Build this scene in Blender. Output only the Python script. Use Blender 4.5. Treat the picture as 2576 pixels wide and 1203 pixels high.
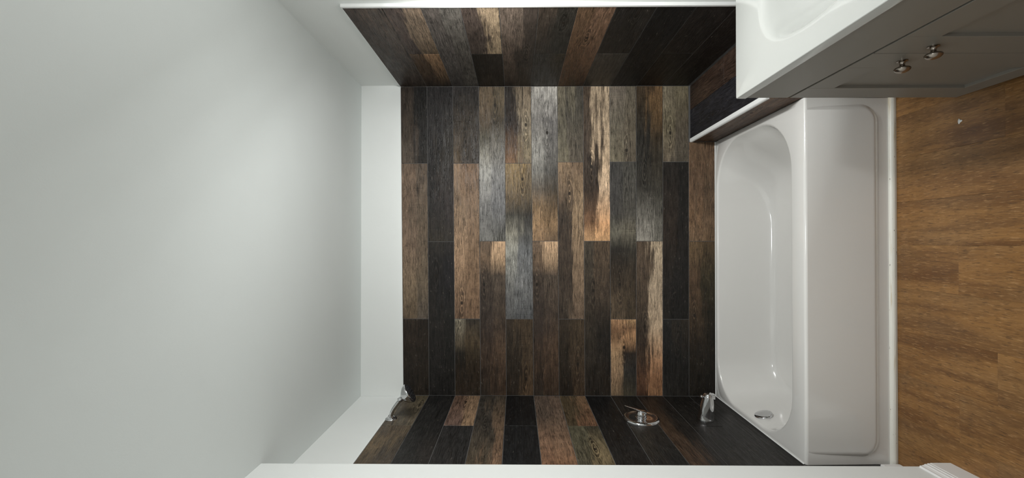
import bpy, bmesh, math, random
from mathutils import Vector, Matrix
C = bpy.context.scene.collection
SC = bpy.context.scene
for o in list(bpy.data.objects): bpy.data.objects.remove(o)

# ------------------------------------------------------------ camera (photo taken with the phone on its side: world up = image left)
FPX = 1106.0; ZC = 1.545
d = Vector((10., -7.5, -FPX)).normalized()
up = Vector((0, 1, 0)); X_ = (up - up.dot(d) * d).normalized(); Z_ = X_.cross(d)
M = Matrix((X_, d, Z_))                       # rows: world axes in camera space = camera->world
cam = bpy.data.cameras.new('camera'); camo = bpy.data.objects.new('camera', cam); C.objects.link(camo)
cam.sensor_fit = 'HORIZONTAL'; cam.sensor_width = 36.0; cam.lens = 36.0 * FPX / 2576.0
cam.clip_start = 0.02
camo.matrix_world = Matrix.Translation((0, 0, ZC)) @ M.to_4x4()
SC.camera = camo

# ------------------------------------------------------------ world, light, exposure
w = bpy.data.worlds.new('world'); SC.world = w; w.use_nodes = True
w.node_tree.nodes['Background'].inputs[0].default_value = (0.9, 0.95, 1.0, 1)
w.node_tree.nodes['Background'].inputs[1].default_value = 0.3
SC.view_settings.view_transform = 'Standard'; SC.view_settings.look = 'None'
SC.view_settings.gamma = 1.0; SC.view_settings.use_curve_mapping = False
SC.view_settings.exposure = 0.20

def lamp(name, kind, loc, power, col, size=0.05, rot=None):
    l = bpy.data.lights.new(name, kind); l.energy = power; l.color = col
    if kind == 'AREA': l.shape = 'DISK'; l.size = size
    else: l.shadow_soft_size = size
    o = bpy.data.objects.new(name, l); C.objects.link(o); o.location = loc
    if rot: o.rotation_euler = rot
    return o
BULBS = [(0.80, 1.36, 1.85), (0.80, 1.14, 1.85), (0.80, 0.92, 1.85)]
AIM = Vector((-.66, .60, -.52)).to_track_quat('-Z', 'Y').to_euler()
for b in BULBS:
    lamp('bulb_light', 'AREA', (b[0]-.03, b[1], b[2]-.03), 6.2, (0.99, 0.995, 0.975), 0.09, AIM)
    lamp('shade_glow', 'POINT', b, 1.6, (0.99, 0.995, 0.975), 0.06)
lamp('fill_light', 'AREA', (0.05, -0.35, 2.40), 9.0, (0.96, 0.98, 1.0), 0.30)  # added soft fill from behind the camera to lift the shadows

# ------------------------------------------------------------ helpers
def lin(h, g=1.0):
    r = []
    for i in (0, 2, 4):
        c = int(h[i:i+2], 16) / 255.0
        c = c / 12.92 if c <= 0.04045 else ((c + 0.055) / 1.055) ** 2.4
        r.append(c * g)
    return r
class NT:
    def __init__(s, name):
        s.m = bpy.data.materials.new(name); s.m.use_nodes = True; s.t = s.m.node_tree
        s.b = s.t.nodes['Principled BSDF']
    def n(s, typ, **k):
        nd = s.t.nodes.new(typ)
        for a, v in k.items():
            if a[:2] == 'i_':
                key = a[2:]; key = int(key) if key.isdigit() else key
                s.put(nd.inputs[key], v)
            else: setattr(nd, a, v)
        return nd
    def put(s, sock, v):
        if hasattr(v, 'is_output') or hasattr(v, 'links'): s.t.links.new(v, sock)
        else: sock.default_value = v
    def math(s, op, a, b=0.0, c=0.0, clamp=False):
        nd = s.t.nodes.new('ShaderNodeMath'); nd.operation = op; nd.use_clamp = clamp
        s.put(nd.inputs[0], a); s.put(nd.inputs[1], b); s.put(nd.inputs[2], c); return nd.outputs[0]
    def noise(s, vec, scale, detail=4, rough=0.55, dist=0.0):
        nd = s.t.nodes.new('ShaderNodeTexNoise'); s.put(nd.inputs['Vector'], vec)
        nd.inputs['Scale'].default_value = scale; nd.inputs['Detail'].default_value = detail
        nd.inputs['Roughness'].default_value = rough; nd.inputs['Distortion'].default_value = dist
        return nd.outputs['Fac']
    def scale(s, vec, sx, sy, sz=1.0):
        nd = s.t.nodes.new('ShaderNodeMapping'); s.put(nd.inputs['Vector'], vec)
        nd.inputs['Scale'].default_value = (sx, sy, sz); return nd.outputs[0]
    def ramp(s, f, a, b, lo=0.0, hi=1.0, smooth=True):
        nd = s.t.nodes.new('ShaderNodeMapRange'); nd.interpolation_type = 'SMOOTHSTEP' if smooth else 'LINEAR'
        s.put(nd.inputs[0], f); nd.inputs[1].default_value = a; nd.inputs[2].default_value = b
        nd.inputs[3].default_value = lo; nd.inputs[4].default_value = hi; return nd.outputs[0]
    def mix(s, f, a, b, blend='MIX'):
        nd = s.t.nodes.new('ShaderNodeMix'); nd.data_type = 'RGBA'; nd.blend_type = blend
        s.put(nd.inputs[0], f)
        for i, v in ((6, a), (7, b)):
            if isinstance(v, (list, tuple)): v = (*v[:3], 1)
            s.put(nd.inputs[i], v)
        return nd.outputs[2]
    def bump(s, h, strength, dist):
        nd = s.t.nodes.new('ShaderNodeBump'); nd.inputs['Strength'].default_value = strength
        nd.inputs['Distance'].default_value = dist; s.put(nd.inputs['Height'], h)
        s.t.links.new(nd.outputs[0], s.b.inputs['Normal'])
def plain(name, col, rough, metal=0.0, var=0.0, bump=0.0, bscale=200, coat=0.0):
    m = NT(name); b = m.b; b.inputs['Roughness'].default_value = rough; b.inputs['Metallic'].default_value = metal
    if coat: b.inputs['Coat Weight'].default_value = coat; b.inputs['Coat Roughness'].default_value = 0.06
    tc = m.n('ShaderNodeTexCoord').outputs['Object']
    n1 = m.noise(tc, 3.0, 5)
    c2 = tuple(x * (1 - var) for x in col)
    m.put(b.inputs['Base Color'], m.mix(n1, col, c2))
    if bump: m.bump(m.noise(tc, bscale, 3), 0.4, bump)
    return m.m

# ------------------------------------------------------------ materials
def paint_mat(name, col):
    m = NT(name); tc = m.n('ShaderNodeTexCoord').outputs['Object']
    m.put(m.b.inputs['Base Color'], m.mix(m.ramp(m.noise(tc, 1.6, 3), .35, .65), col, tuple(x * .975 for x in col)))
    m.b.inputs['Roughness'].default_value = 0.55
    h = m.math('ADD', m.noise(tc, 260, 3), m.math('MULTIPLY', m.noise(tc, 14, 3), 3.0))
    m.bump(h, 0.25, 0.0006)
    return m.m
PAINT = paint_mat('wall_paint', (0.79, 0.81, 0.795))
CEILP = paint_mat('ceiling_paint', (0.745, 0.785, 0.775))
WTRIM = plain('white_pvc', (0.82, 0.83, 0.82), 0.35, var=.02)
BASEP = plain('baseboard_paint', (0.80, 0.79, 0.78), 0.4, var=.03)
ENAMEL = plain('tub_enamel', (0.725, 0.715, 0.69), 0.14, var=.03, coat=.6)
CULT = plain('cultured_marble', (0.45, 0.46, 0.44), 0.14, var=.02, coat=.5)
CHROME = plain('chrome', (0.64, 0.64, 0.65), 0.07, 1.0, var=.03)
NICKEL = plain('brushed_nickel', (0.33, 0.29, 0.25), 0.22, 1.0, var=.1)
RUBBER = plain('dark_nozzle', (0.02, 0.02, 0.022), 0.3)
CAB = plain('taupe_cabinet_paint', (0.185, 0.172, 0.148), 0.42, var=.06, bump=.0002)
DARKGAP = plain('cabinet_inside', (0.05, 0.045, 0.04), 0.8)
GROUT = plain('grout', (0.12, 0.117, 0.115), 0.85, var=.35)
BULBM = NT('bulb_glow'); BULBM.b.inputs['Emission Color'].default_value = (1, .95, .86, 1); BULBM.b.inputs['Emission Strength'].default_value = 6.0
BULBM.put(BULBM.b.inputs['Base Color'], (1, 1, 1, 1)); BULBM = BULBM.m

def caulked():
    m = NT('aged_white_quarter_round'); tc = m.n('ShaderNodeTexCoord').outputs['Object']
    n1 = m.noise(m.scale(tc, 3, 40, 40), 1.6, 5)
    c = m.mix(m.ramp(n1, .52, .75), (0.74, 0.73, 0.67), (0.52, 0.44, 0.30))
    n2 = m.noise(m.scale(tc, 1, 3, 3), 45, 2)
    c = m.mix(m.ramp(n2, .70, .76), c, (0.12, 0.10, 0.08))
    m.put(m.b.inputs['Base Color'], c); m.b.inputs['Roughness'].default_value = 0.4
    m.bump(n1, .3, .002)
    return m.m
CAULK = caulked()

def wood_tile_mat():
    m = NT('wood_look_porcelain')
    uv = m.n('ShaderNodeUVMap', uv_map='wood').outputs[0]      # metres, x across, y along, offset per tile
    kn = m.n('ShaderNodeUVMap', uv_map='knot').outputs[0]      # metres from the knot
    fc = m.n('ShaderNodeUVMap', uv_map='face').outputs[0]      # 0..1 across
    cl = m.n('ShaderNodeAttribute', attribute_name='left').outputs['Color']
    cr = m.n('ShaderNodeAttribute', attribute_name='right').outputs['Color']
    fx = m.n('ShaderNodeSeparateXYZ', i_0=fc).outputs[0]
    ks = m.n('ShaderNodeSeparateXYZ', i_0=kn)
    kx, ky = ks.outputs[0], ks.outputs[1]
    streak = m.noise(m.scale(uv, 18, 1.6), 1.0, 5, .6)
    mid = m.noise(m.scale(uv, 85, 6), 1.0, 5, .62, .5)
    fine = m.noise(m.scale(uv, 260, 16), 1.0, 3, .65)
    pores = m.noise(m.scale(uv, 330, 38), 1.0, 2, .6)
    blotch = m.noise(m.scale(uv, 30, 14), 1.0, 5, .65)
    zone = m.noise(m.scale(uv, 9, 3.2), 1.0, 3, .5)
    f = m.math('ADD', fx, m.math('MULTIPLY', m.math('SUBTRACT', streak, .5), 2.0))
    f = m.math('ADD', f, m.math('MULTIPLY', m.math('SUBTRACT', mid, .5), .6))
    col = m.mix(m.ramp(f, .33, .67), cl, cr)
    # knots and cathedral rings
    wob = m.math('MULTIPLY', m.math('SUBTRACT', m.noise(m.scale(uv, 30, 9), 1.0, 3), .5), .020)
    kyy = m.math('MULTIPLY', ky, .19)
    dist = m.math('SQRT', m.math('ADD', m.math('MULTIPLY', kx, kx), m.math('MULTIPLY', kyy, kyy)))
    dw = m.math('ADD', dist, wob)
    rings = m.ramp(m.math('SINE', m.math('MULTIPLY', dw, 2 * math.pi / .0082)), .1, 1.0)
    rfade = m.math('MULTIPLY', m.ramp(dist, .004, .036, 1, 0), m.ramp(blotch, .15, .5))
    ringsv = m.math('MULTIPLY', m.math('SUBTRACT', rings, .4), rfade)
    # wandering growth lines
    ux = m.n('ShaderNodeSeparateXYZ', i_0=uv).outputs[0]
    gl = m.math('SINE', m.math('MULTIPLY', m.math('ADD', ux, m.math('MULTIPLY', wob, 2.2)), 2 * math.pi / .0105))
    glv = m.math('MULTIPLY', m.math('SUBTRACT', m.ramp(gl, .1, 1.0), .3), m.ramp(zone, .45, .62))
    # hairline ridges of the embossed print: light and dark veins
    v1 = m.noise(m.scale(uv, 78, 7), 1.0, 5, .65, .8)
    v2 = m.noise(m.scale(uv, 75, 30), 1.0, 4, .65, 1.2)
    light = m.ramp(m.math('ABSOLUTE', m.math('SUBTRACT', v1, .53)), 0, .016, 1, 0)
    dark = m.ramp(m.math('ABSOLUTE', m.math('SUBTRACT', v1, .45)), 0, .016, 1, 0)
    crk = m.math('MULTIPLY', m.ramp(m.math('ABSOLUTE', m.math('SUBTRACT', v2, .5)), 0, .03, 1, 0), m.ramp(m.noise(m.scale(uv, 7, 3, 5), 1.0, 2), .47, .60))
    saw = m.math('MULTIPLY', m.ramp(m.noise(m.scale(uv, 5, 190), 1.0, 2), .55, .7), m.ramp(zone, .5, .38))
    g = m.math('MULTIPLY', m.math('SUBTRACT', fine, .5), 2.2)
    g = m.math('ADD', g, m.math('MULTIPLY', m.math('SUBTRACT', mid, .5), 1.25))
    g = m.math('ADD', g, m.math('MULTIPLY', m.math('SUBTRACT', blotch, .5), 1.5))
    g = m.math('ADD', g, m.math('MULTIPLY', ringsv, 1.05))
    g = m.math('ADD', g, m.math('MULTIPLY', glv, .5))
    g = m.math('ADD', g, m.math('MULTIPLY', light, .75))
    g = m.math('SUBTRACT', g, m.math('MULTIPLY', dark, .6))
    g = m.math('ADD', g, m.math('MULTIPLY', crk, .55))
    g = m.math('SUBTRACT', g, m.math('MULTIPLY', saw, .30))
    gain = m.math('MAXIMUM', m.math('ADD', .94, g), .16)
    cmb = m.n('ShaderNodeCombineXYZ', i_0=gain, i_1=gain, i_2=gain).outputs[0]
    col = m.mix(1.0, col, cmb, 'MULTIPLY')
    col = m.mix(m.ramp(pores, .62, .71, 0, .8), col, (.010, .009, .008))
    fleck = m.math('MULTIPLY', m.ramp(m.noise(m.scale(uv, 190, 34), 1.0, 2, .6), .63, .72), m.ramp(blotch, .45, .6, 0, .7))
    col = m.mix(fleck, col, (.19, .165, .135))
    core = m.ramp(m.math('SQRT', m.math('ADD', m.math('MULTIPLY', kx, kx), m.math('MULTIPLY', m.math('MULTIPLY', ky, .7), m.math('MULTIPLY', ky, .7)))), .005, .0105, .9, 0)
    col = m.mix(core, col, (.014, .010, .007))
    hs = m.n('ShaderNodeHueSaturation', i_Color=col); hs.inputs['Saturation'].default_value = .82; hs.inputs['Hue'].default_value = .509
    col = m.mix(1.0, hs.outputs[0], (1.0, .955, .93), 'MULTIPLY')
    m.put(m.b.inputs['Base Color'], col)
    m.put(m.b.inputs['Roughness'], m.ramp(mid, .3, .7, .34, .55))
    m.b.inputs['Specular IOR Level'].default_value = .24
    h = m.math('ADD', m.math('MULTIPLY', fine, .8), m.math('MULTIPLY', mid, 1.0))
    for q, wt in ((ringsv, .8), (glv, .4), (light, .35), (dark, -.4), (crk, .5), (saw, -.25)):
        h = m.math('ADD', h, m.math('MULTIPLY', q, wt))
    m.bump(h, .6, .0014)
    return m.m
WOODT = wood_tile_mat()

def vinyl_mat():
    m = NT('wood_vinyl_plank')
    uv = m.n('ShaderNodeUVMap', uv_map='wood').outputs[0]
    a = m.noise(m.scale(uv, 16, 1.8), 1.0, 6, .62, .5)
    b = m.noise(m.scale(uv, 190, 13), 1.0, 5, .7, .3)
    c = m.noise(m.scale(uv, 340, 26), 1.0, 3, .65)
    e = m.noise(m.scale(uv, 6, 2.2), 1.0, 3)
    col = m.mix(m.ramp(a, .3, .7), (.12, .050, .013), (.28, .138, .042))
    col = m.mix(m.ramp(e, .35, .7, 0, .45), col, (.22, .125, .052))
    col = m.mix(m.ramp(b, .52, .68, 0, .6), col, (.075, .036, .013))
    col = m.mix(m.ramp(c, .55, .68, 0, .6), col, (.46, .27, .12))
    col = m.mix(m.ramp(m.noise(m.scale(uv, 330, 30), 1.0, 3), .57, .66, 0, .7), col, (.06, .03, .012))
    m.put(m.b.inputs['Base Color'], col); m.b.inputs['Roughness'].default_value = .42
    m.bump(m.math('ADD', b, c), .3, .0006)
    return m.m
VINYL = vinyl_mat()

# ------------------------------------------------------------ mesh helpers
def obj(name, bm, mat, parent=None, smooth=False, ang=35):
    me = bpy.data.meshes.new(name); bmesh.ops.recalc_face_normals(bm, faces=bm.faces); bm.to_mesh(me); bm.free()
    if mat: me.materials.append(mat)
    if smooth:
        me.polygons.foreach_set('use_smooth', [True] * len(me.polygons))
        try: me.set_sharp_from_angle(angle=math.radians(ang))
        except Exception: pass
    o = bpy.data.objects.new(name, me); C.objects.link(o)
    if parent is not None: o.parent = parent; o.matrix_parent_inverse = Matrix.Identity(4)
    return o
def struct(o): o['kind'] = 'structure'; return o
def thing(name, label, cat, loc=(0, 0, 0), group=None):
    o = bpy.data.objects.new(name, None); C.objects.link(o); o.location = loc; o.empty_display_size = .05
    o['label'] = label; o['category'] = cat
    if group: o['group'] = group
    return o
def tag(o, label, cat): o['label'] = label; o['category'] = cat; return o
def box(bm, x0, x1, y0, y1, z0, z1, bev=0.0, seg=2):
    v = [bm.verts.new((x, y, z)) for z in (z0, z1) for y in (y0, y1) for x in (x0, x1)]
    fs = [bm.faces.new([v[i] for i in q]) for q in ((0,1,3,2),(4,6,7,5),(0,4,5,1),(2,3,7,6),(0,2,6,4),(1,5,7,3))]
    if bev:
        es = {e for f in fs for e in f.edges}
        bmesh.ops.bevel(bm, geom=list(es), offset=bev, segments=seg, profile=.5, affect='EDGES')
    return bm
def bx(*a, **k): return box(bmesh.new(), *a, **k)
def loft(bm, rings, cap0=True, cap1=True, closed=True):
    R = [[bm.verts.new(p) for p in r] for r in rings]
    n = len(R[0])
    for a, b in zip(R, R[1:]):
        for i in range(n if closed else n - 1):
            j = (i + 1) % n; bm.faces.new((a[i], a[j], b[j], b[i]))
    if cap0: bm.faces.new(R[0][::-1])
    if cap1: bm.faces.new(R[-1])
    return bm
def lathe(bm, org, axis, prof, n=32, cap0=True, cap1=True, ell=1.0):
    a = Vector(axis).normalized(); t = Vector((0, 1, 0)) if abs(a.y) < .9 else Vector((0, 0, 1))
    u = a.cross(t).normalized(); v = a.cross(u); org = Vector(org)
    return loft(bm, [[org + a * s + u * (r * math.cos(2*math.pi*i/n)) + v * (r * ell * math.sin(2*math.pi*i/n)) for i in range(n)] for s, r in prof], cap0, cap1)
def tube(bm, pts, rad, n=16, flat=1.0):
    P = [Vector(p) for p in pts]; rings = []
    ref = Vector((0, 1, 0))
    for i, p in enumerate(P):
        t = (P[min(i+1, len(P)-1)] - P[max(i-1, 0)]).normalized()
        u = t.cross(ref).normalized(); v = t.cross(u)
        r = rad[i] if isinstance(rad, (list, tuple)) else rad
        rings.append([p + u * (r * flat * math.cos(2*math.pi*k/n)) + v * (r * math.sin(2*math.pi*k/n)) for k in range(n)])
    return loft(bm, rings)
def smooth_path(pts, k=6):
    P = [Vector(p) for p in pts]; out = []
    for i in range(len(P) - 1):
        p0 = P[max(i-1, 0)]; p1 = P[i]; p2 = P[i+1]; p3 = P[min(i+2, len(P)-1)]
        for j in range(k):
            t = j / k
            out.append(.5 * ((2*p1) + (p2-p0)*t + (2*p0-5*p1+4*p2-p3)*t*t + (3*p1-p0-3*p2+p3)*t**3))
    out.append(P[-1]); return out

# ------------------------------------------------------------ room dimensions
XR, XL, YB, ZCEIL = 0.923, -0.907, 2.600, 2.467        # tile faces and ceiling
PT = .009                                              # tile thickness
YF = -1.0
def at_y(u, v, y):                                     # measured photo point -> world, used for the layout tables below
    c = M @ Vector((u - 1288., -(v - 601.5), -FPX)); c = c / c.y; return (c.x * y, ZC + c.z * y)
UT = [1008,1074,1138.5,1204,1269.5,1336,1402,1466.5,1534,1600.5,1667.5,1732.5,1799.5]
UB = [1015,1079.3,1145,1209,1273.7,1342.5,1406.5,1472,1536.5,1600.7,1667.5,1733.5,1799.5]
ZT = [at_y(u, 217, YB)[1] for u in UT]; ZB = [at_y(u, 995, YB)[1] for u in UB]
ZT += [ZT[-1] - .154, ZT[-1] - .308]; ZB += [ZB[-1] - .154, ZB[-1] - .308]
def zrow(i, x):
    t = (x - XL) / (XR - XL); return ZB[i] * (1 - t) + ZT[i] * t
GAP = .0012                                            # half a joint

# ------------------------------------------------------------ walls, ceiling, floor
wall_back = struct(obj('wall_back', bx(XL-.15, XR+.15, YB+PT+.001, YB+.12, 0, ZCEIL+.1), PAINT))
wall_right = struct(obj('wall_right', bx(XR+PT+.001, XR+.12, YF, YB+PT, 0, ZCEIL+.1), PAINT))
wall_left = struct(obj('wall_left', bx(XL-.12, XL-PT-.001, 1.5905, YB+PT, 0, ZCEIL+.1), PAINT))
wall_entry = struct(obj('wall_entry', bx(-1.03, -.802, YF, 1.5904, 0, ZCEIL+.1, bev=.002), PAINT))
wall_front = struct(obj('wall_front', bx(-1.0, XR+.1, YF-.1, YF, 0, ZCEIL+.1), PAINT))
ceiling = struct(obj('ceiling', bx(-1.03, XR+.12, YF-.1, YB+.12, ZCEIL, ZCEIL+.1), CEILP))
floor = struct(obj('floor', bx(-1.03, XR+.12, YF-.1, YB+.12, -.1, -.003), DARKGAP))

# floor planks
random.seed(7)
def plank(x0, x1, y0, y1):
    bm = bx(x0+.0001, x1-.0001, y0+.0001, y1-.0001, -.003, 0, bev=.0003, seg=1)
    uvl = bm.loops.layers.uv.new('wood'); ox, oy = random.uniform(0, 9), random.uniform(0, 9)
    for f in bm.faces:
        for l in f.loops: l[uvl].uv = (l.vert.co.x + ox, l.vert.co.y + oy)
    return obj('plank', bm, VINYL, floor)
xs = [-.801, -.70, -.527, -.356, -.185, -.012, .16, .333, .506, .68, .855, .93]
for i in range(len(xs) - 1):
    off = [1.427-1.2, 1.55-1.2, 1.427-1.2, .9, .35, 1.3-1.2, .7, .2, 1.0, .5, .3][i]
    ys = [YF, off, off + 1.2, 1.83]
    for a, b in zip(ys, ys[1:]):
        if b - a > .05: plank(xs[i], xs[i+1], a, min(b, 1.83))
        if b >= 1.83: break

plank(-.915, -.8015, 1.592, 1.83)

# ------------------------------------------------------------ wall tiles
TG = 0.84
def tone(h):
    c = lin(h, TG); l = max(.2126 * c[0] + .7152 * c[1] + .0722 * c[2], .004)
    k = (l / .07) ** .32; return [v * k for v in c]
def samp(S, t, k):
    t = min(max(t, 0), 1)
    for a, b in zip(S, S[1:]):
        if t <= b[0]:
            f = (t - a[0]) / max(b[0] - a[0], 1e-6); return [x + (y - x) * f for x, y in zip(a[k], b[k])]
    return S[-1][k]
def tile(parent, P, n, stops, knot=None, seed=None, name='tile'):
    """P = four corners: start-left, start-right, end-left, end-right (left = the side that is higher on the wall);
    n = outward normal; stops = [(t, left colour, right colour)] along the tile"""
    sl, sr, el, er = [Vector(p) for p in P]; n = Vector(n)
    Lv = ((el + er) - (sl + sr)) * .5; Wv = ((sr + er) - (sl + el)) * .5
    L, Wd = Lv.length, Wv.length; Lu, Wu = Lv / L, Wv / Wd
    sl = sl + (Lu + Wu) * GAP; sr = sr + (Lu - Wu) * GAP; el = el + (-Lu + Wu) * GAP; er = er + (-Lu - Wu) * GAP
    bm = bmesh.new()
    cL = bm.verts.layers.float_color.new('left'); cR = bm.verts.layers.float_color.new('right')
    uvw = bm.loops.layers.uv.new('wood'); uvk = bm.loops.layers.uv.new('knot'); uvf = bm.loops.layers.uv.new('face')
    rnd = random.Random(seed); ox, oy = rnd.uniform(0, 20), rnd.uniform(0, 20); tilt = rnd.uniform(-.0004, .0004)
    if len(stops) == 1: stops = [stops[0], stops[0]]
    S = [[s[0], tone(s[1]), tone(s[2])] for s in stops]
    if len(S) > 2:                                     # the two printed sides change colour at slightly different places
        dl, dr = rnd.uniform(-.03, .03), rnd.uniform(-.03, .03)
        S = [[q / 9, samp(S, q / 9 + dl, 1), samp(S, q / 9 + dr, 2)] for q in range(10)]
    if knot is None and L > .3 and rnd.random() < .35: knot = (rnd.uniform(.2, .8), rnd.uniform(.1, .9))
    B = .0011; info = {}
    def pt(t, c, dn, ins):
        a = sl.lerp(el, t); b = sr.lerp(er, t); p = a.lerp(b, c)
        if ins: p = p + Wu * (B if c == 0 else -B)
        if ins and t == 0: p = p + Lu * B
        if ins and t == 1: p = p - Lu * B
        v = bm.verts.new(p - n * (dn + tilt)); info[v] = (c, t)
        return v
    top, edge, low = [], [], []
    for t, a, b in S:
        rows = [[pt(t, 0, 0, True), pt(t, 1, 0, True)], [pt(t, 0, B, False), pt(t, 1, B, False)], [pt(t, 0, PT*.9, False), pt(t, 1, PT*.9, False)]]
        for r in rows:
            for v in r: v[cL] = (*a, 1); v[cR] = (*b, 1)
        top.append(rows[0]); edge.append(rows[1]); low.append(rows[2])
    F = bm.faces.new; k = len(S)
    for i in range(k - 1):
        F((top[i][0], top[i+1][0], top[i+1][1], top[i][1]))
        for s in (0, 1):
            F((edge[i][s], edge[i+1][s], top[i+1][s], top[i][s])); F((low[i][s], low[i+1][s], edge[i+1][s], edge[i][s]))
    for i in (0, k - 1):
        F((edge[i][0], edge[i][1], top[i][1], top[i][0])); F((low[i][0], low[i][1], edge[i][1], edge[i][0]))
    kx, ky = (knot if knot else (5, 5)); kx = (kx if knot else 5)
    for f in bm.faces:
        for l in f.loops:
            c, t = info[l.vert]
            l[uvw].uv = (c * Wd + ox, t * L + oy); l[uvf].uv = (c, t)
            l[uvk].uv = ((c - kx) * Wd, (t - ky) * L)
    return obj(name, bm, WOODT, parent)

def C1(a, b): return [(0, a, b), (1, a, b)]
PA = [(0,'66543e','62543f'),(.15,'65513b','60503a'),(.27,'3d3933','33312e'),(.37,'6e6959','706b62'),(.52,'8f8f8a','787876'),(.75,'70706f','6c6e70'),(1,'6e6e6a','5a5953')]
PB = [(0,'6a5442','b08a66'),(.10,'725841','a5825f'),(.20,'4f4136','584a3e'),(.5,'443831','4f4034'),(.72,'4b3729','5e4430'),(1,'3b3026','4c3727')]
PC = [(0,'5c4a3a','a08a70'),(.3,'55463a','a28b70'),(.5,'4a3d33','b09476'),(.74,'4a382c','bd9c7c'),(.87,'7a5233','b47c4a'),(.95,'8a5a34','c88a52'),(1,'b08050','b88450')]
BACK = {  # row: [(v0, v1, stops, knot)]
 0: [(217,411,[(0,'42372f','262422'),(.5,'483b31','2a2724'),(1,'5a4d42','34302d')],None),
     (411,803,[(0,'6e5847','604f41'),(.5,'735c4b','665544'),(.8,'7a654e','6a5a48'),(1,'64513c','5f5449')],None),
     (803,995,[(0,'3c2e22','33271d'),(1,'2c241b','352b20')],None)],
 1: [(217,608,[(0,'2e2b2b','2d2a2b'),(.4,'33302f','38332d'),(.8,'35312f','3c3433'),(1,'3f372d','3c3730')],(.45,.42)),
     (608,995,[(0,'3a342d','36312d'),(.15,'2d2927','2b2a2e'),(.5,'302b27','2c2a26'),(1,'2b2927','282522')],(.3,.22))],
 2: [(217,411,[(0,'322f2e','302d2b'),(.5,'40372e','41382f'),(1,'5a4834','413830')],(.48,.72)),
     (411,803,[(0,'84664c','745843'),(.3,'7a624c','7e624a'),(.6,'947254','7a5c42'),(1,'6f523c','7a593e')],None),
     (803,995,[(0,'78705f','423a30'),(.3,'5d503d','5a4830'),(.45,'25221d','40321f'),(.7,'35291c','3d2d1c'),(1,'403020','35281c')],(.2,-.1))],
 3: [(217,607,PA,(.62,.12)), (607,995,PB,(.15,.28))],
 4: [(217,411,[(0,'352e27','74634f'),(.5,'372b25','84755f'),(.85,'6a4a30','78694f'),(1,'7a5230','72634e')],(.8,.5)),
     (411,803,[(0,'84693f','735f45'),(.2,'725d42','6c593e'),(.33,'393630','35312d'),(.44,'7c786a','504d46'),(.6,'8b8c84','686c6e'),(.85,'646565','6e7070'),(1,'5c5e5e','55585a')],(.65,.1)),
     (803,995,[(0,'44372a','4f3d29'),(.5,'3a2f22','54412d'),(1,'382b20','5f452c')],None)],
 5: [(217,607,[(0,'9a9892','a8a6a0'),(.2,'72706d','716f6d'),(.45,'86857f','64625e'),(.62,'5a5752','4d4a44'),(.72,'745a3c','594732'),(.9,'926e49','80603e'),(1,'896848','735940')],(.6,.3)),
     (607,995,PB,(.15,.28))],
 6: [(217,408,[(0,'716957','4f4b43'),(.5,'625c4d','565045'),(1,'716955','61574a')],None),
     (408,803,[(0,'876b4f','715842'),(.3,'4a3c31','8a6f51'),(.6,'4f4034','84694f'),(1,'483c31','6e5846')],(.45,.2)),
     (803,995,[(0,'46382a','4f3e29'),(.5,'3a2f22','4f3d2b'),(1,'33281e','4f3a26')],None)],
 7: [(217,607,PC,(.3,.52)),
     (607,995,[(0,'4f463a','5e4a37'),(.4,'483c30','4e4033'),(.6,'40372c','2e2924'),(1,'342c24','3c3126')],(.33,.32))],
 8: [(217,408,[(0,'766b5f','6c6354'),(.5,'6e6657','6a6050'),(1,'736a56','64594a')],(.63,.85)),
     (408,803,[(0,'4d4c49','52504a'),(.35,'4a4846','56534c'),(.5,'716d5e','746d5c'),(.58,'37332e','35322d'),(.75,'47392b','4e3f2f'),(1,'62503c','50412f')],(.36,.78)),
     (803,995,[(0,'a07046','b08352'),(.15,'6e4629','805432'),(.3,'9f734a','b47e4c'),(.4,'a88158','403024'),(.7,'927050','403d39'),(1,'745c41','4d4636')],None)],
 9: [(217,607,[(0,'58432c','74522c'),(.2,'42382b','6a4c28'),(.35,'37342e','443a2c'),(.7,'43403a','46433b'),(.85,'6c6961','65625a'),(1,'8a867d','6e6b62')],(.3,.55)),
     (607,995,[(0,'624f3f','a89378'),(.4,'594838','9e8870'),(.6,'43362b','aa8f72'),(.75,'4d3625','a8744a'),(.88,'6e4328','8f5a33'),(1,'4d2e1b','915e34')],(.32,.55))],
 10:[(217,408,[(0,'807560','72684f'),(.5,'72674f','64594a'),(1,'736553','5a5246')],(.28,.62)),
     (408,803,[(0,'342f2b','2e2b28'),(.4,'3e3128','302b28'),(.7,'332d28','2d2926'),(1,'312c28','26231f')],(.4,.9)),
     (803,995,[(0,'2e2d2b','3c3329'),(.5,'282623','2c2926'),(1,'3a3834','302c27')],None)],
 11:[(357,607,[(0,'6e5239','6e4f36'),(.5,'6f513a','644c37'),(.8,'795739','6e533b'),(1,'7e5f43','705439')],None),
     (607,995,[(0,'755a3a','5e482f'),(.25,'614630','423a26'),(.5,'543f2a','342d20'),(.7,'34291d','2e271b'),(1,'2b251b','262019')],(.2,.48))],
}
sd = 100
for i, row in BACK.items():
    for v0, v1, st, kn in row:
        x0 = at_y(1290, v0, YB)[0]; x1 = at_y(1290, v1, YB)[0]
        if v0 == 217: x0 = XR
        if v1 == 995: x1 = XL
        if v0 == 357: x0 = .591
        sd += 1
        tile(wall_back, [(x0, YB, zrow(i, x0)), (x0, YB, zrow(i+1, x0)), (x1, YB, zrow(i, x1)), (x1, YB, zrow(i+1, x1))], (0, -1, 0), st, kn, sd)
obj('grout', bx(XL-.008, XR+.008, YB+.0016, YB+.0098, ZB[-1]+.1, min(ZB[0], ZT[0])-.0005), GROUT, wall_back)

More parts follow.
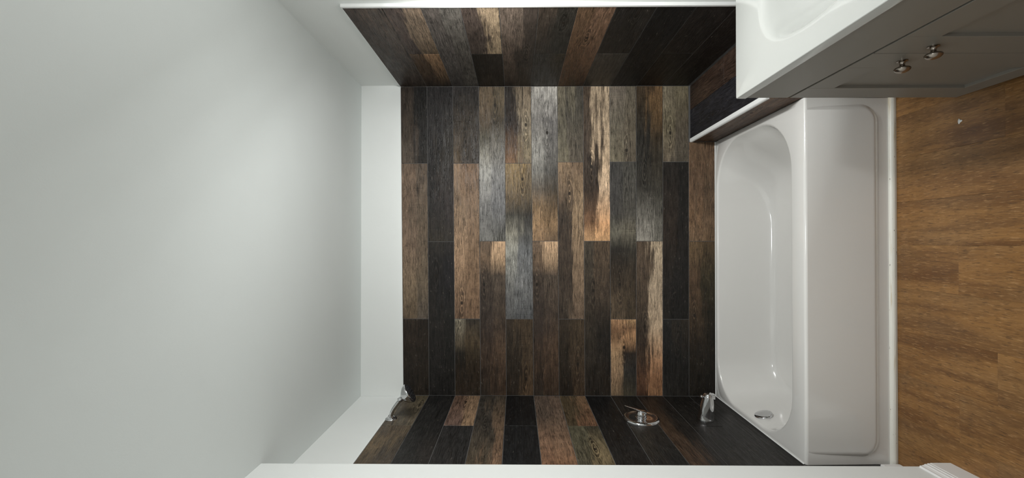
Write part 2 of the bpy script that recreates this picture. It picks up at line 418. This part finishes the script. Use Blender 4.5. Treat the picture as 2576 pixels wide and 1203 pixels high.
YRF, YJ = 1.718, 2.152                                  # right wall: tile front edge and mid joint
RIGHT = {0:[('F',[(0,'4f413b','63534a'),(.5,'4a3d36','50453f'),(1,'423630','4f443c')])],
 1:[('A',[(0,'61504a','8a735f'),(1,'524540','66533f')]),('B',[(0,'5f4632','8a6544'),(1,'42372f','3b332c')])],
 2:[('F',[(0,'645c57','68645e'),(.5,'585350','57534e'),(1,'4f4b48','57534e')])],
 3:[('A',[(0,'5a4b44','9c8468'),(1,'4c413b','8f795e')]),('B',[(0,'2e2924','332e29'),(1,'2b2723','2f2a26')])],
 4:[('F',[(0,'76665a','544841'),(.5,'5a4a40','3a332d'),(1,'443a32','38302a')])],
 5:[('A',[(0,'4e4137','3b3832'),(1,'3a342e','33322e')]),('B',[(0,'383530','3d3529'),(1,'332f2a','352c24')])],
 6:[('F',[(0,'6b4d34','785640'),(.5,'604027','6a4830'),(1,'5a3d28','4a3728')])],
 7:[('A',[(0,'2d2a28','302c28'),(1,'2a2724','2d2925')]),('B',[(0,'45403a','403c36'),(1,'3b3731','38342f')])],
 8:[('F',C1('201f1f','232222'))],
 9:[('A',C1('2c2521','2e2824')),('B',C1('27201c','2a2420'))],
 10:[('F',[(0,'332b26','2d2622'),(1,'231e1b','26211d')])]}
for i, row in RIGHT.items():
    for k, st in row:
        ya, yb = {'F': (YRF, YB), 'A': (YRF, YJ), 'B': (YJ, YB)}[k]; sd += 1
        zb = ZT[i+1] if i < 10 else .5265
        tile(wall_right, [(XR, ya, ZT[i]), (XR, ya, zb), (XR, yb, ZT[i]), (XR, yb, zb)], (-1, 0, 0), st,
             {2:None,4:(.75,.5),6:(.5,.3)}.get(i), sd)
obj('grout', bx(XR+.0016, XR+.0098, YRF+.001, YB+.001, .46, ZT[0]-.0005), GROUT, wall_right)

LEFT = {0:[('B',[(0,'5c503f','60553f'),(1,'5e5242','665a48')]),('A',[(0,'5b4a38','67563f'),(.4,'6a563c','4a3f33'),(1,'443a33','57483a')])],
 1:[('F',[(0,'2b2b2a','2e2d2c'),(.5,'2f2e2c','2c2b2a'),(1,'353331','3a3430')])],
 2:[('B',[(0,'6a4c3a','806248'),(1,'70554a','8a6a4c')]),('A',[(0,'333232','343434'),(1,'383634','333231')])],
 3:[('F',[(0,'443f38','4d4438'),(.5,'453f38','6b533e'),(1,'5a4c3a','7a5840')])],
 4:[('B',C1('202021','242424')),('A',C1('242628','272829'))],
 5:[('F',[(0,'665347','70594a'),(.4,'5a4a3e','6a5444'),(.7,'805c44','7f5d44'),(1,'7e4f33','80502f')])],
 6:[('B',[(0,'5c4a32','7a5a3c'),(1,'54452f','72492f')]),('A',[(0,'5c5844','4a4638'),(.6,'58523f','7a6848'),(1,'4a453a','50442f')])],
 7:[('F',[(0,'1f2021','222223'),(1,'2c2927','2b2826')])],
 8:[('B',C1('2d2824','2a2723')),('A',[(0,'3c362e','322e29'),(1,'322f2b','2a2c2c')])],
 9:[('F',[(0,'2e2824','2c2622'),(.5,'4f3826','2e2823'),(1,'523826','2e2825')])],
 10:[('B',C1('2a2622','292521')),('A',C1('2d2926','2b2724'))],
 11:[('F',C1('2c2825','2a2623'))]}
YLJ, YLF = 2.176, 1.690
for i, row in LEFT.items():
    for k, st in row:
        ya, yb = {'F': (YB, YLF), 'A': (YLJ, YLF), 'B': (YB, YLJ)}[k]; sd += 1
        tile(wall_left, [(XL, ya, ZB[i]), (XL, ya, ZB[i+1]), (XL, yb, ZB[i]), (XL, yb, ZB[i+1])], (1, 0, 0), st,
             {(0,'B'):(.85,.35),(3,'F'):(.35,.42),(6,'A'):(.6,.5)}.get((i, k)), sd)
for i in (12, 13):
    sd += 1
    tile(wall_left, [(XL, 1.793, ZB[i]), (XL, 1.793, ZB[i+1]), (XL, YLF, ZB[i]), (XL, YLF, ZB[i+1])], (1, 0, 0), C1('4a3328', '3a2a22'), None, sd)
obj('grout', bx(XL-.0098, XL-.0016, YLF+.001, YB+.001, ZB[14], ZB[0]-.0005), GROUT, wall_left)

# ledge at the right end of the tub
LX, LZ, LY = .591, .517, 1.811
ledge = struct(obj('wall_ledge', bx(LX+PT, XR+.009, LY+PT, YB, 0, LZ-PT), PAINT))
xm = .779
L1 = [(0,'3a2b24','443026'),(.5,'4a3429','4f382b'),(1,'4c362b','45322a')]
for ya, yb, st in ((YB, 2.178, L1), (2.178, LY+.001, [(0,'4d372c','4a352b'),(1,'432f26','4a352a')])):
    sd += 1; tile(ledge, [(XR-.001, ya, LZ), (xm, ya, LZ), (XR-.001, yb, LZ), (xm, yb, LZ)], (0, 0, 1), st, None, sd)
sd += 1; tile(ledge, [(xm, YB, LZ), (LX+.019, YB, LZ), (xm, LY+.001, LZ), (LX+.019, LY+.001, LZ)], (0, 0, 1), [(0,'2e2f36','2c2d33'),(1,'33343b','2e2f36')], None, sd)
sd += 1; tile(ledge, [(LX, YB-.002, LZ-.013), (LX, YB-.002, .3705), (LX, LY+.001, LZ-.013), (LX, LY+.001, .3705)], (-1, 0, 0), [(0,'5c4232','503a2d'),(.5,'6b4e3b','5c4334'),(1,'735642','64493a')], None, sd)
for z0, z1 in ((.355, LZ-.013), (.20, .353), (.045, .198)):
    sd += 1; tile(ledge, [(LX+.004, LY, z1), (LX+.004, LY, z0), (XR-.002, LY, z1), (XR-.002, LY, z0)], (0, -1, 0), C1('43342b', '3c3028'), None, sd)
def profile_trim(bm, pts, y0, y1):      # pts (x,z) extruded along y
    return loft(bm, [[(x, y, z) for x, z in pts] for y in (y0, y1)])
obj('edge_trim', profile_trim(bmesh.new(), [(LX-.003, LZ-.012), (LX-.003, LZ-.003), (LX, LZ+.001), (LX+.004, LZ+.0025), (LX+.018, LZ+.0025), (LX+.018, LZ-.006), (LX+.006, LZ-.012)], LY-.001, YB-.001), WTRIM, ledge)

# white edge trims of the tiled walls
t1 = struct(obj('trim_1', bx(XR-.004, XR+.0098, YRF-.013, YRF-.0005, .02, ZT[0]+.003, bev=.0015), WTRIM))
obj('trim_cap', bx(XR-.001, XR+.0098, YRF, YB-.002, ZT[0]+.0005, ZT[0]+.0028), WTRIM, t1)
bm = bmesh.new()
loft(bm, [[(x, y, z) for y, z in ((YB-.001, zz+.0004), (YB-.001, zz+.0028), (YB+.0095, zz+.0028), (YB+.0095, zz+.0004))] for x, zz in ((XL, ZB[0]), (XR-.001, ZT[0]))])
struct(obj('trim_2', bm, WTRIM))
struct(obj('trim_3', bx(XL-.0098, XL+.001, YLF, YB-.001, ZB[0]+.0005, ZB[0]+.0028), WTRIM))

# ------------------------------------------------------------ bathtub
def rr(x0, x1, y0, y1, r, z, K=12, Mx=26, My=12):
    """rounded rectangle loop; r = radius or 4 radii (x1y1, x0y1, x0y0, x1y0)"""
    if not isinstance(r, (list, tuple)): r = [r] * 4
    cs = [(x1, y1, -1, -1, 0), (x0, y1, 1, -1, 90), (x0, y0, 1, 1, 180), (x1, y0, -1, 1, 270)]
    P = []
    for q, (cx, cy, sx, sy, a0) in enumerate(cs):
        R = r[q]; ox, oy = cx + sx * R, cy + sy * R
        arc = [(ox + R * math.cos(math.radians(a0 + 90 * k / K)), oy + R * math.sin(math.radians(a0 + 90 * k / K))) for k in range(K + 1)]
        P.append(arc)
    out = []
    for q in range(4):
        out += P[q]; a = P[q][-1]; b = P[(q + 1) % 4][0]; n = Mx if q % 2 == 0 else My
        out += [(a[0] + (b[0] - a[0]) * k / n, a[1] + (b[1] - a[1]) * k / n) for k in range(1, n)]
    return [(x, y, z) for x, y in out]
TX0, TX1, TY0, TY1, TZ = -.9065, .5905, 1.797, 2.599, .3705
tub = thing('bathtub', 'white alcove bathtub with flat front apron under the plank tiles', 'bathtub', ((TX0+TX1)/2, (TY0+TY1)/2, 0))
def under(o, root): o.parent = root; o.matrix_parent_inverse = Matrix.Translation(-Vector(root.location)); return o
bm = bmesh.new(); rings = []
rings.append(rr(TX0, TX1, TY0+.0116, TY1, .004, .004))
for a in (0, 22.5, 45, 67.5, 90):
    R = .011; i = R * (1 - math.cos(math.radians(a))); rings.append(rr(TX0+i*.15, TX1-i*.15, TY0+i, TY1-i*.15, .004, TZ - R + R*math.sin(math.radians(a))))
O = (-.878, .556, 1.893, 2.576); OR = [.25, .21, .22, .25]
for a in (90, 67.5, 45, 22.5, 0):
    R = .013; i = -R * math.cos(math.radians(a)) ; i = -R + R * (1 - math.cos(math.radians(a)))
    e = R * math.cos(math.radians(a))
    rings.append(rr(O[0]-R+e, O[1]+R-e, O[2]-R+e, O[3]+R*.7-e*.7, [q+R-e for q in OR], TZ - R + R*math.sin(math.radians(a))))
Bt = (-.79, .20, 1.965, 2.500); BR = [.16, .13, .13, .16]; ZBt = .065
for a, b in ((.06,.10),(.14,.25),(.22,.42),(.30,.58),(.38,.72),(.47,.83),(.58,.91),(.72,.965),(.86,.992),(1,1)):
    rings.append(rr(*[O[k]+(Bt[k]-O[k])*a for k in range(4)], [OR[k]+(BR[k]-OR[k])*a for k in range(4)], TZ-.013+(ZBt-TZ+.013)*b))
for a in (.35, .7, .95):
    cx, cy = -.3, 2.23
    rings.append([(x+(cx-x)*a, y+(cy-y)*a, ZBt-.002*a) for x, y, z in rr(*Bt, BR, 0)])
loft(bm, rings, False, True)
under(obj('basin', bm, ENAMEL, None, True, 60), tub)
bm = box(bmesh.new(), TX0+.0003, TX0+.0045, TY0+.01, TY1-.001, TZ-.001, TZ+.0048, bev=.0015, seg=1)
box(bm, TX0+.004, TX1-.001, TY1-.0035, TY1+.0005, TZ-.001, TZ+.004, bev=.0012, seg=1)
under(obj('caulk_bead', bm, WTRIM), tub)
# apron: recessed skirt with a raised panel
bm = bx(TX0, TX1, 1.809, 1.83, .0, .345)
def xz(loop, y): return [(x, y, z) for x, z, _ in loop]
Pn = (-.862, .553, .083, .3605); pr = [.004, .004, .06, .06]; rg = []
for ins, y in ((-.021, 1.8092), (-.018, 1.8085), (-.009, 1.8040), (-.001, 1.7995), (.003, 1.7978), (.008, 1.7970), (.013, 1.7968)):
    rg.append(xz(rr(Pn[0]+ins, Pn[1]-ins, Pn[2]+ins, Pn[3], [.004, .004, .06-ins, .06-ins], 0), y))
loft(bm, rg, False, True)
under(obj('apron', bm, ENAMEL, None, True, 40), tub)
# overflow plate on the left end, drain on the bottom
ax = Vector((.95, 0, .32)).normalized(); oc = Vector((-.8635, 2.215, .308))
ov = under(obj('overflow_plate', lathe(bmesh.new(), oc, ax, [(-.012, .036), (.0, .042), (.004, .0405), (.0065, .035), (.0075, .012), (.0075, .004)], 40), CHROME, None, True, 50), tub)
bm = lathe(bmesh.new(), oc + ax * .007 + Vector((0, 0, -.020)), ax, [(0, .0055), (.003, .0050), (.004, .002)], 16)
under(obj('screw', bm, NICKEL, None, True), tub)
dc = (-.66, 2.2, ZBt-.001)
under(obj('drain', lathe(bmesh.new(), dc, (0, 0, 1), [(0, .036), (.003, .034), (.004, .024), (.001, .022), (.001, .012), (.008, .011), (.009, .004)], 32), CHROME, None, True), tub)

# caulk / quarter round at the tub foot
qr = [(1.8088, .001), (1.8088, .024)] + [(1.8085-.002-.0125*math.sin(math.radians(a)), .001+.009+.014*math.cos(math.radians(a))) for a in (0, 22, 45, 67, 90)] + [(1.7960, .001)]
bm = loft(bmesh.new(), [[(x, y, z) for y, z in qr] for x in (XL+.001, -.5, 0, .3, .596)])
t4 = struct(obj('trim_4', bm, CAULK))
struct(obj('trim_5', bx(XL-.008, -.893, 1.735, 1.790, .0, .08, bev=.005), BASEP))

# baseboard on the near left wall
prof = [(-.802, 0), (-.786, 0), (-.786, .070), (-.7875, .073), (-.7875, .080), (-.790, .083), (-.790, .090), (-.793, .094), (-.7955, .102), (-.7955, .108), (-.802, .110)]
struct(obj('baseboard_left', profile_trim(bmesh.new(), prof, YF, 1.583), BASEP))
struct(obj('baseboard_front', bx(-.786, XR+.009, YF, YF+.014, 0, .11, bev=.003), BASEP))

# ------------------------------------------------------------ shower head
sh = thing('shower', 'chrome shower head on a short bent arm at the top of the tiles', 'shower', (XL, 2.255, 2.185))
f = lambda bm, n, m=CHROME, s=True, a=50, root=None: under(obj(n, bm, m, None, s, a), root or sh)
f(lathe(bmesh.new(), (XL, 2.255, 2.185), (1, 0, 0), [(0, .0305), (.003, .0300), (.006, .026), (.009, .018), (.010, .0125), (.014, .0115)], 36), 'flange')
arm = smooth_path([(-.903, 2.255, 2.185), (-.882, 2.255, 2.184), (-.857, 2.253, 2.173), (-.831, 2.251, 2.155), (-.806, 2.249, 2.135)])
f(tube(bmesh.new(), arm, .0098, 20), 'arm')
axs = Vector((.57, .10, -.81)).normalized(); jo = Vector((-.806, 2.249, 2.135))
f(lathe(bmesh.new(), jo - axs * .012, axs, [(0, .011), (.002, .0135), (.018, .0135), (.020, .012), (.022, .0115)], 24), 'collar')
f(lathe(bmesh.new(), jo, axs, [(.004, .010), (.010, .016), (.016, .024), (.024, .0335), (.034, .0425), (.043, .048), (.050, .0505), (.056, .0505), (.059, .0485)], 44), 'bell')
fc_ = jo + axs * .0592
f(lathe(bmesh.new(), fc_, axs, [(0, .0475), (.0025, .045), (.0028, .004)], 40), 'face_plate', RUBBER)
bm = bmesh.new(); u_ = axs.cross(Vector((0, 1, 0))).normalized(); v_ = axs.cross(u_)
for R, n in ((.036, 14), (.024, 10), (.012, 6)):
    for k in range(n):
        a = 2 * math.pi * k / n
        lathe(bm, fc_ + axs * .002 + u_ * R * math.cos(a) + v_ * R * math.sin(a), axs, [(0, .0020), (.003, .0014)], 8)
o = f(bm, 'nozzles', RUBBER); o['kind'] = 'stuff'

# ------------------------------------------------------------ mixer valve
va = thing('shower_valve', 'round chrome mixer valve with a slim lever on the dark tiles', 'faucet', (XL, 2.2614, .9044))
g = lambda bm, n, m=CHROME, s=True, a=50: under(obj(n, bm, m, None, s, a), va)
g(lathe(bmesh.new(), (XL, 2.2614, .9044), (1, 0, 0), [(0, .0915), (.004, .0915), (.009, .089), (.013, .084), (.0145, .079), (.0135, .074), (.0105, .068), (.009, .055), (.0095, .040), (.011, .030)], 64), 'escutcheon')
g(lathe(bmesh.new(), (XL+.008, 2.2614, .9044), (1, 0, 0), [(0, .029), (.005, .0285), (.006, .0255), (.026, .0240), (.030, .0215), (.034, .0205), (.036, .012)], 36), 'hub')
lev = smooth_path([(-.874, 2.258, .880), (-.868, 2.257, .893), (-.861, 2.255, .912), (-.852, 2.253, .935), (-.845, 2.251, .955), (-.838, 2.249, .975), (-.832, 2.248, .993)], 4)
rad = [.010,.014,.017,.019,.020,.0195,.018,.016,.0145,.013,.012,.011,.010,.0092,.0085,.008,.0078,.0075,.0074,.0073,.0072,.0072,.0070,.0062,.004]
g(tube(bmesh.new(), lev, rad, 20, .32), 'lever')

# ------------------------------------------------------------ tub spout
sp = thing('tub_spout', 'chrome tub spout with a pull-up diverter knob just above the tub rim', 'faucet', (XL, 2.254, .58))
h_ = lambda bm, n, m=CHROME, s=True, a=50: under(obj(n, bm, m, None, s, a), sp)
rg = []
for x, zt, zb, wy in ((0, .617, .541, .038), (.006, .6175, .5405, .0385), (.010, .616, .5415, .0370), (.03, .612, .5405, .0355), (.06, .606, .540, .0325), (.09, .599, .541, .0295), (.115, .592, .543, .0265), (.130, .587, .545, .0245), (.136, .583, .548, .0220), (.139, .577, .553, .016)):
    cz, rz = (zt + zb) / 2, (zt - zb) / 2
    rg.append([(XL + x, 2.254 + wy * math.copysign(abs(math.cos(t)) ** .85, math.cos(t)), cz + rz * math.copysign(abs(math.sin(t)) ** .85, math.sin(t))) for t in [2*math.pi*k/40 for k in range(40)]])
h_(loft(bmesh.new(), rg), 'body')
h_(loft(bmesh.new(), [rr(XL+.106+i, XL+.134-i, 2.254-.014+i, 2.254+.014-i, .004-i*.3, z, 6, 2, 2) for i, z in ((0, .560), (0, .5365), (.0008, .5355), (.003, .5355), (.004, .542))]), 'outlet')
h_(lathe(bmesh.new(), (XL+.118, 2.254, .585), (0, 0, 1), [(0, .0035), (.010, .0035), (.011, .0075), (.013, .0095), (.018, .0098), (.021, .0075), (.022, .003)], 24), 'diverter_knob')

# ------------------------------------------------------------ vanity
VX, VY0, VY1, VZ0, VZ1 = .4847, .786, 1.4835, .070, .7775
van = thing('vanity_cabinet', 'taupe two-door bathroom vanity cabinet standing in front of the tub', 'cabinet', (.70, (VY0+VY1)/2, 0))
h2 = lambda bm, n, m=CAB, s=False, root=None: under(obj(n, bm, m, None, s), root or van)
bm = bmesh.new()
for a_ in ((VX+.020, XR+.008, VY1-.017, VY1-.001, VZ0, VZ1-.001), (VX+.020, XR+.008, VY0+.001, VY0+.017, VZ0, VZ1-.001), (VX+.020, XR+.008, VY0+.017, VY1-.017, VZ0, VZ0+.016),
           (XR, XR+.008, VY0+.017, VY1-.017, VZ0+.016, VZ1-.001), (VX+.020, VX+.038, VY0+.017, VY1-.017, .60, VZ1-.001), (VX+.020, VX+.038, 1.12, 1.152, VZ0+.016, .60)):
    box(bm, *a_)
h2(bm, 'carcass')
h2(bx(VX+.07, XR+.008, VY0+.004, VY1-.004, 0.0, VZ0), 'toe_kick')
h2(bx(VX, VX+.019, VY0, VY1, .632, VZ1-.001, bev=.0012), 'drawer_front')
def door(y0, y1, yk):
    z0, z1, s, rt, rb = VZ0, .6245, .092, .082, .066
    x0, x1 = VX, VX + .019
    bm = bmesh.new()
    box(bm, x0, x1, y0, y0+s, z0, z1, bev=.0008, seg=1); box(bm, x0, x1, y1-s, y1, z0, z1, bev=.0008, seg=1)
    box(bm, x0, x1, y0+s, y1-s, z1-rt, z1, bev=.0008, seg=1); box(bm, x0, x1, y0+s, y1-s, z0, z0+rb, bev=.0008, seg=1)
    dr = h2(bm, 'door')
    p = obj('door_panel', bx(x0+.009, x1-.002, y0+s-.002, y1-s+.002, z0+rb-.002, z1-rt+.002), CAB); p.parent = dr
    k = obj('knob', lathe(bmesh.new(), (x0, yk, .512), (-1, 0, 0), [(0, .0125), (.002, .0125), (.003, .009), (.006, .0065), (.011, .0055), (.014, .0065), (.017, .0115), (.019, .0165), (.022, .0185), (.025, .0175), (.029, .0135), (.0315, .0080), (.032, .003)], 36), NICKEL, None, True, 70); k.parent = dr
    return dr
door(1.1372, VY1, 1.182); door(VY0, 1.1348, 1.094)
# the panel bevel: slim chamfer strip along the lower inner edges is part of each rail
# sink top
CX0, CX1, CY0, CY1, CZ = .4795, XR+.008, .776, 1.4775, .808
st = thing('vanity_sink_top', 'glossy white vanity top with a moulded oval basin on the taupe cabinet', 'sink', ((CX0+CX1)/2, (CY0+CY1)/2, VZ1))
bm = bmesh.new(); rings = [rr(CX0, CX1, CY0, CY1, .003, VZ1)]
for a in (0, 30, 60, 90):
    R = .003; i = R * (1 - math.cos(math.radians(a))); rings.append(rr(CX0+i, CX1-i*.1, CY0+i, CY1-i, .004+i, CZ - R + R*math.sin(math.radians(a))))
def sel(ax_, ay_, z, ex=2.5, cx=.722, cy=1.107):
    out = []
    for x, y, _ in rr(-1, 1, -1, 1, .3, 0):
        q = (abs(x) ** ex + abs(y) ** ex) ** (-1 / ex); out.append((cx + x * q * ax_, cy + y * q * ay_, z))
    return out
AX, AY = .172, .225; rings.append(sel(AX+.012, AY+.012, CZ))
for a, b in ((-.03, .0005), (0, .002), (.03, .006), (.08, .018), (.15, .040), (.25, .068), (.38, .092), (.52, .110), (.68, .121), (.85, .127)):
    rings.append(sel(AX*(1-a), AY*(1-a), CZ-b, 2.5 - .4*max(a, 0)))
loft(bm, rings, False, True)
under(obj('basin_top', bm, CULT, None, True, 29), st)
under(obj('drain', lathe(bmesh.new(), (.72, 1.107, CZ-.1335), (0, 0, 1), [(0, .022), (.003, .021), (.003, .012), (.001, .011)], 24), CHROME, None, True), st)
under(obj('backsplash', bx(XR-.012, XR+.0085, CY0+.002, CY1-.002, CZ-.001, CZ+.085, bev=.003), CULT), st)

# ------------------------------------------------------------ vanity light (above the frame), added fill lamp behind the camera
vl = thing('vanity_light', 'three-bulb vanity light bar on the right wall above the sink', 'light', (XR+.009, 1.14, 1.86))
under(obj('back_plate', bx(XR-.012, XR+.009, .80, 1.48, 1.86, 1.96, bev=.004), NICKEL), vl)
for b in BULBS:
    under(obj('socket', lathe(bmesh.new(), (b[0], b[1], b[2]+.055), (0, 0, 1), [(0, .018), (.03, .020), (.04, .012)], 20), NICKEL, None, True), vl)
    under(obj('socket_arm', tube(bmesh.new(), [(b[0], b[1], b[2]+.09), (b[0]+.04, b[1], b[2]+.11), (XR-.01, b[1], b[2]+.11)], .007, 10), NICKEL, None, True), vl)
cl = thing('fill_lamp', 'added flat round fill lamp behind the viewer', 'light', (.05, -.35, ZCEIL))
under(obj('fill_lamp_rim', lathe(bmesh.new(), (.05, -.35, ZCEIL-.045), (0, 0, 1), [(0, .17), (.045, .175)], 40), WTRIM, None, True), cl)

# ------------------------------------------------------------ paint chip on the floor
bm = bmesh.new(); bmesh.ops.create_icosphere(bm, subdivisions=2, radius=.0075)
for v in bm.verts:
    v.co.z *= .3; v.co.x *= 1.0 + .5 * math.sin(v.co.y * 400); v.co.y *= 1.3 if v.co.y < 0 else .8
    v.co += Vector((.4206, 1.5411, .0016))
tag(obj('paint_chip', bm, WTRIM, None, True), 'tiny white paint chip lying on the wood floor near the tub', 'debris')
